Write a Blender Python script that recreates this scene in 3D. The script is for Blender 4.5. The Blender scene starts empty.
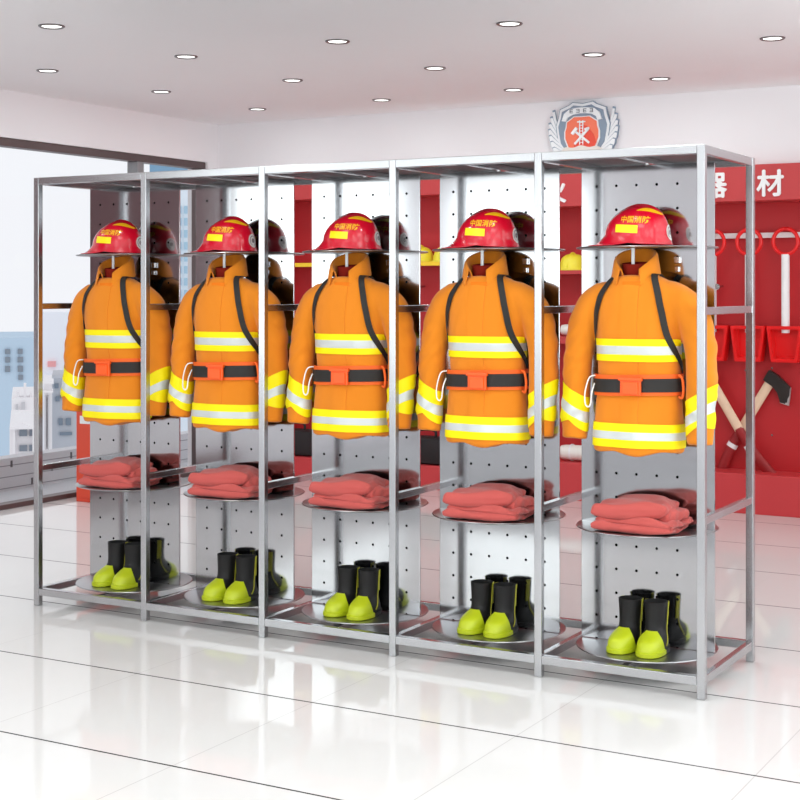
import bpy, bmesh, math, random
from mathutils import Vector, Matrix, noise
from mathutils.bvhtree import BVHTree
random.seed(7)
S = bpy.context.scene
COL = S.collection
PI = math.pi

# ------------------------------------------------------------------ materials
def srgb(r, g, b):
    f = lambda c: (c/255/12.92) if c/255 <= .04045 else ((c/255+.055)/1.055)**2.4
    return (f(r), f(g), f(b), 1)

def mat(name, rgb, rough=.5, metal=0, spec=.5, coat=0, noise_scale=0, noise_amt=.06, bump=0, bump_scale=80, sheen=0):
    m = bpy.data.materials.new(name); m.use_nodes = True
    nt = m.node_tree; b = nt.nodes['Principled BSDF']
    c = srgb(*rgb)
    b.inputs['Base Color'].default_value = c
    b.inputs['Roughness'].default_value = rough
    b.inputs['Metallic'].default_value = metal
    b.inputs['Specular IOR Level'].default_value = spec
    b.inputs['Coat Weight'].default_value = coat
    b.inputs['Coat Roughness'].default_value = .05
    if sheen:
        b.inputs['Sheen Weight'].default_value = sheen
    tc = nt.nodes.new('ShaderNodeTexCoord')
    if noise_scale:
        n = nt.nodes.new('ShaderNodeTexNoise'); n.inputs['Scale'].default_value = noise_scale
        n.inputs['Detail'].default_value = 4
        nt.links.new(tc.outputs['Object'], n.inputs['Vector'])
        mx = nt.nodes.new('ShaderNodeMix'); mx.data_type = 'RGBA'
        mx.inputs[6].default_value = tuple(x*(1-noise_amt) for x in c[:3])+(1,)
        mx.inputs[7].default_value = tuple(min(1, x*(1+noise_amt)) for x in c[:3])+(1,)
        nt.links.new(n.outputs['Fac'], mx.inputs[0]); nt.links.new(mx.outputs[2], b.inputs['Base Color'])
    if bump:
        n2 = nt.nodes.new('ShaderNodeTexNoise'); n2.inputs['Scale'].default_value = bump_scale
        n2.inputs['Detail'].default_value = 3
        nt.links.new(tc.outputs['Object'], n2.inputs['Vector'])
        bp = nt.nodes.new('ShaderNodeBump'); bp.inputs['Strength'].default_value = bump; bp.inputs['Distance'].default_value = .002
        nt.links.new(n2.outputs['Fac'], bp.inputs['Height']); nt.links.new(bp.outputs['Normal'], b.inputs['Normal'])
    return m

def emit(name, rgb, strength):
    m = bpy.data.materials.new(name); m.use_nodes = True
    nt = m.node_tree; nt.nodes.clear()
    e = nt.nodes.new('ShaderNodeEmission'); e.inputs[0].default_value = srgb(*rgb); e.inputs[1].default_value = strength
    o = nt.nodes.new('ShaderNodeOutputMaterial'); nt.links.new(e.outputs[0], o.inputs[0])
    return m

def math_node(nt, op, a, b=None):
    n = nt.nodes.new('ShaderNodeMath'); n.operation = op
    for i, v in enumerate((a, b)):
        if v is None: continue
        if isinstance(v, (int, float)): n.inputs[i].default_value = v
        else: nt.links.new(v, n.inputs[i])
    return n.outputs[0]

M = {}
M['steel'] = mat('brushed_steel', (188, 188, 190), .27, 1, noise_scale=30, noise_amt=.01)
M['shelf'] = mat('polished_steel', (168, 168, 170), .28, 1)
M['orange'] = mat('orange_aramid_cloth', (221, 128, 27), .85, spec=.2, noise_scale=8, noise_amt=.05, bump=.25, bump_scale=500, sheen=.15)
M['orange_seam'] = mat('orange_cloth_trim', (224, 116, 22), .85, spec=.2, noise_scale=8, noise_amt=.04)
M['lining'] = mat('dark_red_lining', (120, 28, 18), .9, spec=.1)
M['hi_yellow'] = mat('fluorescent_yellow_tape', (246, 226, 0), .6, spec=.3)
M['silver_tape'] = mat('silver_reflective_tape', (200, 203, 201), .4, .15, bump=.1, bump_scale=900)
M['webbing'] = mat('black_webbing', (30, 26, 24), .7, bump=.3, bump_scale=700)
M['buckle'] = mat('orange_plastic', (240, 88, 14), .4)
M['belt_pad'] = mat('orange_belt_backing', (238, 98, 22), .7)
M['rope'] = mat('white_cord', (235, 232, 225), .7)
M['helmet'] = mat('glossy_red_shell', (208, 8, 40), .2, coat=.3)
M['helmet_in'] = mat('black_helmet_liner', (30, 24, 24), .7)
M['sticker'] = mat('yellow_sticker', (255, 228, 0), .35)
M['letters'] = mat('gold_lettering', (250, 186, 20), .4)
M['badge'] = mat('pale_badge', (226, 214, 210), .4)
M['badge_ink'] = mat('grey_badge_print', (120, 100, 104), .5)
M['rubber'] = mat('black_rubber', (24, 22, 22), .5, spec=.3, noise_scale=14, noise_amt=.12)
M['rubber_in'] = mat('boot_inside', (18, 17, 17), .9)
M['lime'] = mat('lime_yellow_rubber', (186, 198, 26), .42)
M['lime_dull'] = mat('olive_yellow_rubber', (176, 172, 40), .5)
M['coral'] = mat('coral_red_cloth', (190, 86, 81), .9, spec=.15, noise_scale=9, noise_amt=.06, bump=.3, bump_scale=420, sheen=.2)
M['wall'] = mat('white_plaster', (236, 231, 233), .8, spec=.2, noise_scale=3, noise_amt=.01, bump=.05, bump_scale=200)
M['ceil'] = mat('white_ceiling_paint', (246, 244, 245), .9, spec=.1, noise_scale=2, noise_amt=.01)
M['wine'] = mat('wine_red_wall_panel', (104, 64, 68), .6, noise_scale=3, noise_amt=.05)
M['wframe'] = mat('dark_bronze_frame', (96, 80, 80), .4, .4)
M['mullion'] = mat('grey_metal_mullion', (140, 138, 140), .4, .4)
M['red_paint'] = mat('red_painted_steel', (186, 28, 34), .5, noise_scale=2, noise_amt=.03)
M['red_sign'] = mat('red_sign_face', (192, 58, 60), .45)
M['red_plinth'] = mat('red_plinth_paint', (200, 58, 62), .45)
M['red_box'] = mat('orange_red_cabinet_paint', (222, 74, 48), .45)
M['red_bright'] = mat('bright_red_plastic', (228, 18, 20), .35)
M['dark_red'] = mat('dark_red_grip', (150, 22, 26), .5)
M['white_paint'] = mat('white_paint', (240, 238, 238), .5)
M['yellow'] = mat('yellow_plastic', (244, 226, 60), .35)
M['edge_yellow'] = mat('yellow_shelf_edge', (250, 205, 40), .4)
M['wood'] = mat('pale_ash_wood', (232, 200, 170), .55, noise_scale=20, noise_amt=.08)
M['iron'] = mat('dark_forged_iron', (70, 66, 64), .35, .8)
M['iron_edge'] = mat('ground_axe_edge', (215, 212, 210), .3, .8)
M['chrome'] = mat('chrome_peg', (190, 186, 186), .2, 1)
M['bag'] = mat('black_canvas', (36, 30, 32), .8, bump=.3, bump_scale=200)
M['em_white'] = mat('emblem_white', (236, 236, 238), .45)
M['em_blue'] = mat('emblem_blue_grey', (132, 146, 164), .45)
M['em_red'] = mat('emblem_orange_red', (240, 112, 78), .45)
M['em_deep'] = mat('emblem_deep_red', (228, 66, 40), .45)
M['em_ink'] = mat('emblem_dark_lettering', (90, 92, 100), .5)
M['em_cream'] = mat('emblem_cream', (226, 216, 208), .5)
M['bld_white'] = mat('white_masonry', (236, 234, 236), .9, noise_scale=.4, noise_amt=.03)
M['bld_grey'] = mat('pale_grey_masonry', (196, 196, 200), .9, noise_scale=.5, noise_amt=.05)
M['bld_blue'] = mat('pale_blue_facade', (186, 208, 226), .8, noise_scale=.3, noise_amt=.03)
M['bld_lav'] = mat('lavender_white_facade', (248, 248, 252), .9)
M['tower'] = mat('tower_white_frame', (226, 236, 244), .8)
M['tower_cap'] = mat('tower_blue_cap', (120, 160, 190), .6)
M['pane_blue'] = mat('pale_blue_window', (166, 200, 220), .4)
M['pane_grey'] = mat('grey_window', (126, 138, 150), .4)
M['pink_sign'] = mat('pink_sign_board', (246, 170, 170), .6)
M['terrace'] = mat('terrace_grey', (190, 190, 194), .8)
M['slot'] = mat('dark_slot', (96, 96, 100), .8)
M['lamp'] = emit('lamp_diffuser', (255, 253, 250), 3.0)
M['lamp_ring'] = mat('lamp_trim_metal', (120, 112, 112), .35, .6)

# perforated polished panel: a regular grid of small round holes seen as dark dots
def perforated():
    m = mat('perforated_polished_steel', (208, 206, 207), .10, 1)
    nt = m.node_tree; b = nt.nodes['Principled BSDF']
    tc = nt.nodes.new('ShaderNodeTexCoord'); sp = nt.nodes.new('ShaderNodeSeparateXYZ')
    nt.links.new(tc.outputs['Object'], sp.inputs[0])
    def cell(out, step, off):
        a = math_node(nt, 'ADD', out, off)
        a = math_node(nt, 'DIVIDE', a, step)
        fr = math_node(nt, 'FRACT', a)
        d = math_node(nt, 'SUBTRACT', fr, .5)
        return math_node(nt, 'MULTIPLY', d, step)
    dx = cell(sp.outputs[0], .083, 10*.083)
    dz = cell(sp.outputs[2], .0942, .0471-.291+10*.0942+.007)
    r2 = math_node(nt, 'ADD', math_node(nt, 'MULTIPLY', dx, dx), math_node(nt, 'MULTIPLY', dz, dz))
    hole = math_node(nt, 'LESS_THAN', r2, .0056**2)
    ax = math_node(nt, 'ABSOLUTE', sp.outputs[0])
    hole = math_node(nt, 'MULTIPLY', hole, math_node(nt, 'LESS_THAN', ax, .235))
    mx = nt.nodes.new('ShaderNodeMix'); mx.data_type = 'RGBA'
    mx.inputs[6].default_value = srgb(184, 184, 186); mx.inputs[7].default_value = (.004, .004, .004, 1)
    nt.links.new(hole, mx.inputs[0]); nt.links.new(mx.outputs[2], b.inputs['Base Color'])
    solid = math_node(nt, 'SUBTRACT', 1, hole); nt.links.new(solid, b.inputs['Metallic'])
    nt.links.new(math_node(nt, 'MULTIPLY', solid, .5), b.inputs['Specular IOR Level'])
    nt.links.new(math_node(nt, 'ADD', math_node(nt, 'MULTIPLY', hole, .6), .10), b.inputs['Roughness'])
    return m
M['perf'] = perforated()
M['roof'] = mat('roof_sheet_steel', (112, 112, 114), .5, 1)

# polished white floor tiles, 0.8 m, with a dark joint along the room and a faint one across it
def floor_mat():
    m = mat('polished_white_tile', (232, 229, 227), .07, spec=.14)
    nt = m.node_tree; b = nt.nodes['Principled BSDF']
    tc = nt.nodes.new('ShaderNodeTexCoord'); sp = nt.nodes.new('ShaderNodeSeparateXYZ')
    nt.links.new(tc.outputs['Object'], sp.inputs[0])
    def line(out, off, half):
        a = math_node(nt, 'DIVIDE', math_node(nt, 'ADD', out, off), .8)
        d = math_node(nt, 'ABSOLUTE', math_node(nt, 'SUBTRACT', math_node(nt, 'FRACT', a), .5))
        return math_node(nt, 'LESS_THAN', d, half/.8)
    ly = line(sp.outputs[1], 40.4-.09, .0045)
    lx = line(sp.outputs[0], 40.4-2.81, .0018)
    n = nt.nodes.new('ShaderNodeTexNoise'); n.inputs['Scale'].default_value = 1.3; n.inputs['Detail'].default_value = 5
    nt.links.new(tc.outputs['Object'], n.inputs['Vector'])
    base = nt.nodes.new('ShaderNodeMix'); base.data_type = 'RGBA'
    base.inputs[6].default_value = srgb(221, 218, 217); base.inputs[7].default_value = srgb(229, 227, 225)
    nt.links.new(n.outputs['Fac'], base.inputs[0])
    m1 = nt.nodes.new('ShaderNodeMix'); m1.data_type = 'RGBA'
    nt.links.new(base.outputs[2], m1.inputs[6]); m1.inputs[7].default_value = srgb(150, 145, 145)
    nt.links.new(math_node(nt, 'MULTIPLY', lx, .6), m1.inputs[0])
    m2 = nt.nodes.new('ShaderNodeMix'); m2.data_type = 'RGBA'
    nt.links.new(m1.outputs[2], m2.inputs[6]); m2.inputs[7].default_value = srgb(36, 34, 36)
    nt.links.new(ly, m2.inputs[0]); nt.links.new(m2.outputs[2], b.inputs['Base Color'])
    any_ = math_node(nt, 'MAXIMUM', lx, ly)
    nt.links.new(math_node(nt, 'ADD', math_node(nt, 'MULTIPLY', any_, .5), .05), b.inputs['Roughness'])
    return m
M['floor'] = floor_mat()

# horizontal boards of the low terrace wall outside
def board_mat():
    m = mat('terrace_boards', (198, 197, 201), .8)
    nt = m.node_tree; b = nt.nodes['Principled BSDF']
    tc = nt.nodes.new('ShaderNodeTexCoord'); sp = nt.nodes.new('ShaderNodeSeparateXYZ')
    nt.links.new(tc.outputs['Object'], sp.inputs[0])
    a = math_node(nt, 'FRACT', math_node(nt, 'DIVIDE', math_node(nt, 'ADD', sp.outputs[2], 5), .085))
    l = math_node(nt, 'LESS_THAN', a, .09)
    mx = nt.nodes.new('ShaderNodeMix'); mx.data_type = 'RGBA'
    mx.inputs[6].default_value = srgb(200, 199, 203); mx.inputs[7].default_value = srgb(140, 138, 142)
    nt.links.new(l, mx.inputs[0]); nt.links.new(mx.outputs[2], b.inputs['Base Color'])
    return m
M['boards'] = board_mat()
M['added_carpet'] = mat('added_grey_carpet', (172, 170, 172), .95, noise_scale=60, noise_amt=.08)

def glass_mat():
    m = bpy.data.materials.new('clear_window_glass'); m.use_nodes = True
    nt = m.node_tree; nt.nodes.clear()
    t = nt.nodes.new('ShaderNodeBsdfTransparent'); t.inputs[0].default_value = (.97, .98, .98, 1)
    g = nt.nodes.new('ShaderNodeBsdfGlossy'); g.inputs['Roughness'].default_value = .02
    fr = nt.nodes.new('ShaderNodeFresnel'); fr.inputs[0].default_value = 1.22
    ge = nt.nodes.new('ShaderNodeNewGeometry')
    fac = math_node(nt, 'MULTIPLY', fr.outputs[0], math_node(nt, 'SUBTRACT', 1, ge.outputs['Backfacing']))
    mx = nt.nodes.new('ShaderNodeMixShader'); o = nt.nodes.new('ShaderNodeOutputMaterial')
    nt.links.new(fac, mx.inputs[0]); nt.links.new(t.outputs[0], mx.inputs[1]); nt.links.new(g.outputs[0], mx.inputs[2])
    nt.links.new(mx.outputs[0], o.inputs[0])
    return m
M['glass'] = glass_mat()

# ------------------------------------------------------------------ helpers
def obj(name, bm, mats, parent=None, origin=(0, 0, 0), smooth=False, normals=None):
    """link a bmesh as one mesh object; coordinates are given relative to the parent, origin is subtracted first"""
    o3 = Vector(origin)
    if o3.length: bmesh.ops.translate(bm, verts=bm.verts, vec=-o3)
    me = bpy.data.meshes.new(name); bm.to_mesh(me); bm.free()
    for k in (mats if isinstance(mats, (list, tuple)) else [mats]): me.materials.append(M[k])
    if smooth:
        for p in me.polygons: p.use_smooth = True
    if smooth == 'auto':
        me.set_sharp_from_angle(angle=math.radians(38))
    if normals: me.normals_split_custom_set_from_vertices(normals)
    o = bpy.data.objects.new(name, me); COL.objects.link(o)
    if parent: o.parent = parent
    return o

def thing(name, label, cat, loc=(0, 0, 0), rz=0, group=None):
    o = bpy.data.objects.new(name, None); COL.objects.link(o); o.empty_display_size = .1
    o.location = loc; o.rotation_euler = (0, 0, rz)
    return tag(o, label, cat, group)

def tag(o, label, cat, group=None, kind=None):
    o['label'] = label; o['category'] = cat
    if group: o['group'] = group
    if kind: o['kind'] = kind
    return o

def struct(name, bm, m, label, cat, **k):
    o = obj(name, bm, m, **k); o['kind'] = 'structure'; o['label'] = label; o['category'] = cat
    return o

def children(o): return [c for c in COL.objects if c.parent == o]
def copy_tree(o, parent=None, depth=0):
    c = o.copy(); COL.objects.link(c)
    if parent: c.parent = parent
    for ch in children(o): copy_tree(ch, c, depth+1)
    return c

def bx(bm, x0, x1, y0, y1, z0, z1, bev=0, mi=0):
    r = bmesh.ops.create_cube(bm, size=1)
    vs = r['verts']
    for v in vs:
        v.co = Vector(((x0+x1)/2+v.co.x*(x1-x0), (y0+y1)/2+v.co.y*(y1-y0), (z0+z1)/2+v.co.z*(z1-z0)))
    fs = set(f for v in vs for f in v.link_faces)
    for f in fs: f.material_index = mi
    if bev:
        es = set(e for v in vs for e in v.link_edges)
        bmesh.ops.bevel(bm, geom=list(es), offset=bev, segments=2, affect='EDGES', profile=.5)
    return bm

def box(*a, **k): return bx(bmesh.new(), *a, **k)

def loft(bm, rings, cap0=True, cap1=True, mi=0):
    vr = [[bm.verts.new(p) for p in r] for r in rings]
    n = len(vr[0]); fs = []
    for a, b in zip(vr, vr[1:]):
        for i in range(n):
            fs.append(bm.faces.new((a[i], a[(i+1) % n], b[(i+1) % n], b[i])))
    if cap0: fs.append(bm.faces.new(list(reversed(vr[0]))))
    if cap1: fs.append(bm.faces.new(vr[-1]))
    for f in fs: f.material_index = mi
    return fs

def frames(path):
    out = []; up = None
    for i, p in enumerate(path):
        a = Vector(path[max(i-1, 0)]); b = Vector(path[min(i+1, len(path)-1)])
        t = (b-a).normalized()
        if up is None:
            up = Vector((0, 1, 0)) if abs(t.y) < .9 else Vector((1, 0, 0))
        up = (up-t*up.dot(t)).normalized()
        out.append((Vector(p), t, up, t.cross(up)))
    return out

def tube(bm, path, rad, n=10, flat=1.0, mi=0):
    rings = []
    for i, (p, t, u, w) in enumerate(frames(path)):
        r = rad[i] if isinstance(rad, (list, tuple)) else rad
        ru, rw = r if isinstance(r, (list, tuple)) else (r*flat, r)
        rings.append([p+u*math.cos(2*PI*k/n)*ru+w*math.sin(2*PI*k/n)*rw for k in range(n)])
    loft(bm, rings, mi=mi)
    bmesh.ops.recalc_face_normals(bm, faces=bm.faces)
    return bm

def bez(pts, n=8):
    """smooth a polyline (Catmull-Rom)"""
    P = [Vector(p) for p in pts]; out = []
    for i in range(len(P)-1):
        p0, p1, p2, p3 = P[max(i-1, 0)], P[i], P[i+1], P[min(i+2, len(P)-1)]
        for k in range(n):
            t = k/n
            out.append(.5*((2*p1)+(p2-p0)*t+(2*p0-5*p1+4*p2-p3)*t*t+(3*p1-p0-3*p2+p3)*t**3))
    out.append(P[-1]); return out

def lathe(bm, prof, n=32, c=(0, 0, 0), mi=0, cap=True):
    rings = [[(c[0]+r*math.cos(2*PI*k/n), c[1]+r*math.sin(2*PI*k/n), c[2]+z) for k in range(n)] for r, z in prof]
    fs = loft(bm, rings, cap, cap, mi)
    return bm

def plate(bm, pts, y0, y1, mi=0):
    """polygon in the xz plane extruded from y0 (front) to y1 (back)"""
    a = [bm.verts.new((x, y0, z)) for x, z in pts]; b = [bm.verts.new((x, y1, z)) for x, z in pts]
    fs = [bm.faces.new(a), bm.faces.new(list(reversed(b)))]
    n = len(a)
    for i in range(n): fs.append(bm.faces.new((a[i], b[i], b[(i+1) % n], a[(i+1) % n])))
    for f in fs: f.material_index = mi
    bmesh.ops.recalc_face_normals(bm, faces=fs)
    return fs

def text_bm(s, size, bold=.0, extrude=.0):
    """lettering lying in the xz plane facing -y, centred on the origin"""
    c = bpy.data.curves.new('lettering', 'FONT'); c.body = s; c.size = size; c.offset = bold; c.extrude = extrude
    c.align_x = 'CENTER'; c.align_y = 'CENTER'; c.resolution_u = 3
    o = bpy.data.objects.new('lettering', c); COL.objects.link(o)
    dg = bpy.context.evaluated_depsgraph_get(); me = bpy.data.meshes.new_from_object(o.evaluated_get(dg))
    bm = bmesh.new(); bm.from_mesh(me)
    bpy.data.objects.remove(o); bpy.data.curves.remove(c); bpy.data.meshes.remove(me)
    bmesh.ops.rotate(bm, verts=bm.verts, cent=(0, 0, 0), matrix=Matrix.Rotation(PI/2, 3, 'X'))
    return bm

# ------------------------------------------------------------------ measures
BAYW, T, W, D, H = .639, .030, 3.225, .647, 2.0
BC = [.015+BAYW*(k+.5) for k in range(5)]
YC = .3235
BAYNAME = ['leftmost bay', 'second bay from the left', 'middle bay', 'second bay from the right', 'rightmost bay']
CZ, XL, YB = 2.81, -2.25, 4.47

# ------------------------------------------------------------------ the room
XR, YF = 7.2, -7.6
struct('floor', box(XL-.02, XR+.2, YF-.2, YB+.35, -.12, 0), 'floor', 'polished white floor tiles with thin dark joints', 'floor')
struct('floor_front', box(XL, XR, YF, -2.3, 0, .006), 'added_carpet', 'grey floor cover added in the unseen front half for panel reflections', 'floor')  # unseen floor cover, added so the lower panels mirror grey
struct('ceiling', box(XL-.2, XR+.2, YF-.2, YB+.35, CZ, CZ+.12), 'ceil', 'white flat ceiling with round recessed downlights', 'ceiling')
# back wall: solid left of and above the recessed red equipment wall
bm = bmesh.new()
bx(bm, XL-.2, -1.75, YB, YB+.35, 0, CZ)
bx(bm, -1.75, XR+.2, YB, YB+.35, 2.30, CZ)
bx(bm, -1.75, XR+.2, YB+.25, YB+.35, 0, 2.30)
bx(bm, 4.6, XR+.2, YB, YB+.25, 0, 2.30)
struct('wall_back', bm, 'wall', 'white plain back wall above the red equipment units', 'wall')
bm = bmesh.new()
bx(bm, XR, XR+.2, YF, -5.0, 0, CZ); bx(bm, XR, XR+.2, 2.0, YB, 0, CZ); bx(bm, XR, XR+.2, -5.0, 2.0, 0, .6); bx(bm, XR, XR+.2, -5.0, 2.0, 2.6, CZ)  # wide opening added to brighten the ceiling and the jackets
struct('wall_right', bm, 'wall', 'white wall with a wide opening added for light at the right end of the room', 'wall')
# left wall: band above the window, strip at the corner, wine panel and a second window towards the front
bm = bmesh.new()
bx(bm, XL-.2, XL, -1.2, YB, 2.495, CZ)
bx(bm, XL-.2, XL, 4.33, YB, 0, 2.495)
bx(bm, XL-.2, XL, YF, -4.1, 2.6, CZ)
bx(bm, XL-.2, XL, YF, -4.1, 0, .85)
bx(bm, XL-.2, XL, YF-.2, YF+.3, 0, CZ)
struct('wall_left', bm, 'wall', 'white wall band above the tall window', 'wall')
struct('trim_1', box(XL-.2, XL, -4.1, -1.2, .85, CZ), 'wine', 'wine red wall panel on the left wall', 'wall panel')
struct('trim_2', box(XL-.2, XL, -4.1, -1.2, .16, .85), 'wall', 'pale wainscot below the wine red wall panel', 'wall panel')
struct('baseboard_left', box(XL-.2, XL+.015, -4.1, -1.2, 0, .16), 'wine', 'wine red baseboard on the left wall', 'baseboard')
bm = bmesh.new()
for a, b in ((XL-.2, -2.1), (-.6, 1.5), (6.6, XR+.2)): bx(bm, a, b, YF-.2, YF, 0, CZ)
bx(bm, -2.1, -.6, YF-.2, YF, 0, .85); bx(bm, -2.1, -.6, YF-.2, YF, 2.6, CZ)
bx(bm, 1.5, 6.6, YF-.2, YF, 0, .5); bx(bm, 1.5, 6.6, YF-.2, YF, 2.6, CZ)  # this wide opening is added for strong frontal light
struct('wall_front', bm, 'wall', 'white wall behind the viewer with a window and an added light opening', 'wall')

# the tall window in the left wall
w1 = thing('window_1', 'tall dark-framed window overlooking the city', 'window', (XL, 1.5, 0)); w1['kind'] = 'structure'
bm = bmesh.new()
bx(bm, -.12, -.02, -2.7, 2.83, 2.44, 2.495, .004); bx(bm, -.12, -.02, -2.7, 2.83, 0, .035, .004)
bx(bm, -.12, -.02, 2.775, 2.83, .035, 2.44, .004); bx(bm, -.12, -.02, -2.7, -2.645, .035, 2.44, .004)
obj('window_frame', bm, 'wframe', w1)
for y in (-.85, 2.02): obj('mullion', box(-.115, -.015, y-.038, y+.038, .035, 2.44, .004), 'mullion', w1)
for a, b in ((-2.645, -.888), (-.812, 1.982), (2.058, 2.775)):
    obj('pane', box(-.075, -.065, a, b, .035, 2.44), 'glass', w1)

# ------------------------------------------------------------------ downlights
LX = {-1: -1.386, 0: -.316, 1: .712, 2: 1.733, 3: 2.761}
LIGHTS = [(-.314, .459, 'the single one nearest the viewer at the upper left'),
          (-1.387, 1.579, 'second row from the viewer, closest to the window'), (-.319, 1.562, 'second row from the viewer, second from the window'),
          (.705, 1.554, 'second row from the viewer, third from the window'), (1.731, 1.534, 'second row from the viewer, above the middle of the rack'),
          (-1.384, 2.665, 'third row from the viewer, closest to the window'), (-.317, 2.653, 'third row from the viewer, second from the window'),
          (.712, 2.649, 'third row from the viewer, third from the window'), (1.734, 2.640, 'third row from the viewer, above the wall emblem'),
          (2.761, 2.608, 'third row from the viewer, farthest to the right'),
          (-1.369, 3.766, 'last row by the back wall, closest to the window corner'), (-.312, 3.769, 'last row by the back wall, second from the window corner'),
          (.716, 3.752, 'last row by the back wall, just left of the emblem'), (1.74, 3.74, 'last row by the back wall, just right of the emblem')]
EXTRA = [(LX[i], y) for i in (-1, 1, 3) for y in (-.6, -2.8, -5.0)] + [(4.8, y) for y in (3.0, .6, -.6, -2.8, -5.0)] + [(6.3, y) for y in (1.6, -1.7, -3.9)]
light0 = None
LD = None
def lamp_mesh():
    global light0
    t = thing('ceiling_downlight', 'x', 'ceiling light', (0, 0, CZ), 0, 'round recessed downlights')
    bm = bmesh.new(); lathe(bm, [(.056, -.001), (.072, -.008), (.078, -.004), (.078, 0.0)], 28, cap=False)
    r = obj('trim_ring', bm, 'lamp_ring', t, smooth=True)
    bm = bmesh.new(); lathe(bm, [(.058, -.003), (.058, -.002)], 28); obj('diffuser', bm, 'lamp', t)
    return t
LDATA = bpy.data.lights.new('downlight_glow', 'AREA'); LDATA.shape = 'DISK'; LDATA.size = .11; LDATA.energy = 3.0; LDATA.color = (.89, 1, .995)
for i, (x, y, lab) in enumerate([(a, b, c) for a, b, c in LIGHTS] + [(a, b, None) for a, b in EXTRA]):
    t = lamp_mesh() if light0 is None else copy_tree(light0)
    light0 = light0 or t
    t.location = (x, y, CZ); t.scale = (.85, .85, 1)
    t['label'] = ('round recessed ceiling downlight, ' + lab) if lab else 'round recessed ceiling downlight in the front half of the room'
    l = bpy.data.objects.new('downlight_glow', LDATA); COL.objects.link(l); l.location = (x, y, CZ-.012)

# ------------------------------------------------------------------ the rack
rack = thing('equipment_rack', 'long brushed steel five-bay rack with open frame and swivelling perforated panels', 'rack', (0, 0, 0))
B = .0025
for k in range(6):
    x = BAYW*k
    for y in (0, D-T):
        obj('post', box(x, x+T, y, y+T, 0, H, B), 'steel', rack)
    for z in (1.385, .628):
        obj('side_rail', box(x+.003, x+T-.003, T, D-T, z, z+.028, B), 'steel', rack)
    obj('side_rail', box(x+.003, x+T-.003, T, D-T, .05, .083, B), 'steel', rack)
    obj('side_rail', box(x+.003, x+T-.003, T, D-T, H-.033, H, B), 'steel', rack)
for k in range(5):
    a, b = BAYW*k+T, BAYW*(k+1)
    for y in (0, D-T):
        obj('top_rail', box(a, b, y, y+T, H-.033, H, B), 'steel', rack)
        obj('bottom_rail', box(a, b, y, y+T, .05, .083, B), 'steel', rack)
    c = BC[k]
    obj('pivot_bar', box(c-.012, c+.012, T, D-T, H-.033, H-.008, B), 'steel', rack)
    obj('pivot_bar', box(c-.012, c+.012, T, D-T, .045, .07, B), 'steel', rack)
    obj('roof_sheet', box(a, b, T, D-T, H-.007, H-.004), 'roof', rack)
R = .272
p0 = None
def swivel():
    p = obj('swivel_panel', box(-R, R, -.0045, .0045, .096, 1.962, .0015), 'perf', rack)
    for z in (.091, .556, 1.638):
        bm = bmesh.new(); lathe(bm, [(R-.004, -.003), (R, -.002), (R+.002, 0), (R, .003), (R-.004, .004)], 72)
        s = obj('round_shelf', bm, 'shelf', p, smooth='auto'); s.location = (0, 0, z)
    bm = bmesh.new(); bx(bm, -.006, .006, -.155, -.149, 1.545, 1.636, .001); tube(bm, bez([(0, -.152, 1.55), (0, -.13, 1.535), (0, -.10, 1.545)], 5), .005, 8)
    obj('hanger_hook', bm, 'white_paint', p, smooth='auto')
    bm = bmesh.new()
    for x in (.115,):
        bx(bm, x, x+.022, -.018, -.005, 1.578, 1.604, .002); bx(bm, x+.002, x+.018, -.016, -.005, 1.545, 1.566, .002)
    obj('shelf_bracket', bm, 'chrome', p)
    bm = bmesh.new(); lathe(bm, [(.011, 1.962), (.011, 1.968)], 12); lathe(bm, [(.011, .069), (.011, .089)], 12)
    obj('pivot_pin', bm, 'chrome', p)
    return p
for k in range(5):
    p = swivel() if p0 is None else copy_tree(p0)
    p0 = p0 or p
    p.parent = rack; p.location = (BC[k], YC, 0)

# ------------------------------------------------------------------ fire jacket
def superring(z, a, b, yc=0, e=2.5, n=40, xc=0):
    out = []
    for k in range(n):
        t = 2*PI*k/n; c, s = math.cos(t), math.sin(t)
        out.append(Vector((xc+a*math.copysign(abs(c)**(2/e), c), yc+b*math.copysign(abs(s)**(2/e), s), z)))
    return out
TL = [(.868, .171, .098), (.93, .169, .097), (1.0, .166, .094), (1.06, .165, .090), (1.116, .162, .087), (1.18, .160, .094), (1.26, .159, .104),
      (1.34, .164, .106), (1.40, .174, .098), (1.45, .172, .086), (1.49, .140, .077), (1.515, .108, .069), (1.53, .080, .060)]
def tl(z):
    for (z0, a0, b0), (z1, a1, b1) in zip(TL, TL[1:]):
        if z <= z1:
            t = max(0, (z-z0)/(z1-z0)); return a0+(a1-a0)*t, b0+(b1-b0)*t
    return TL[-1][1:]

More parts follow.
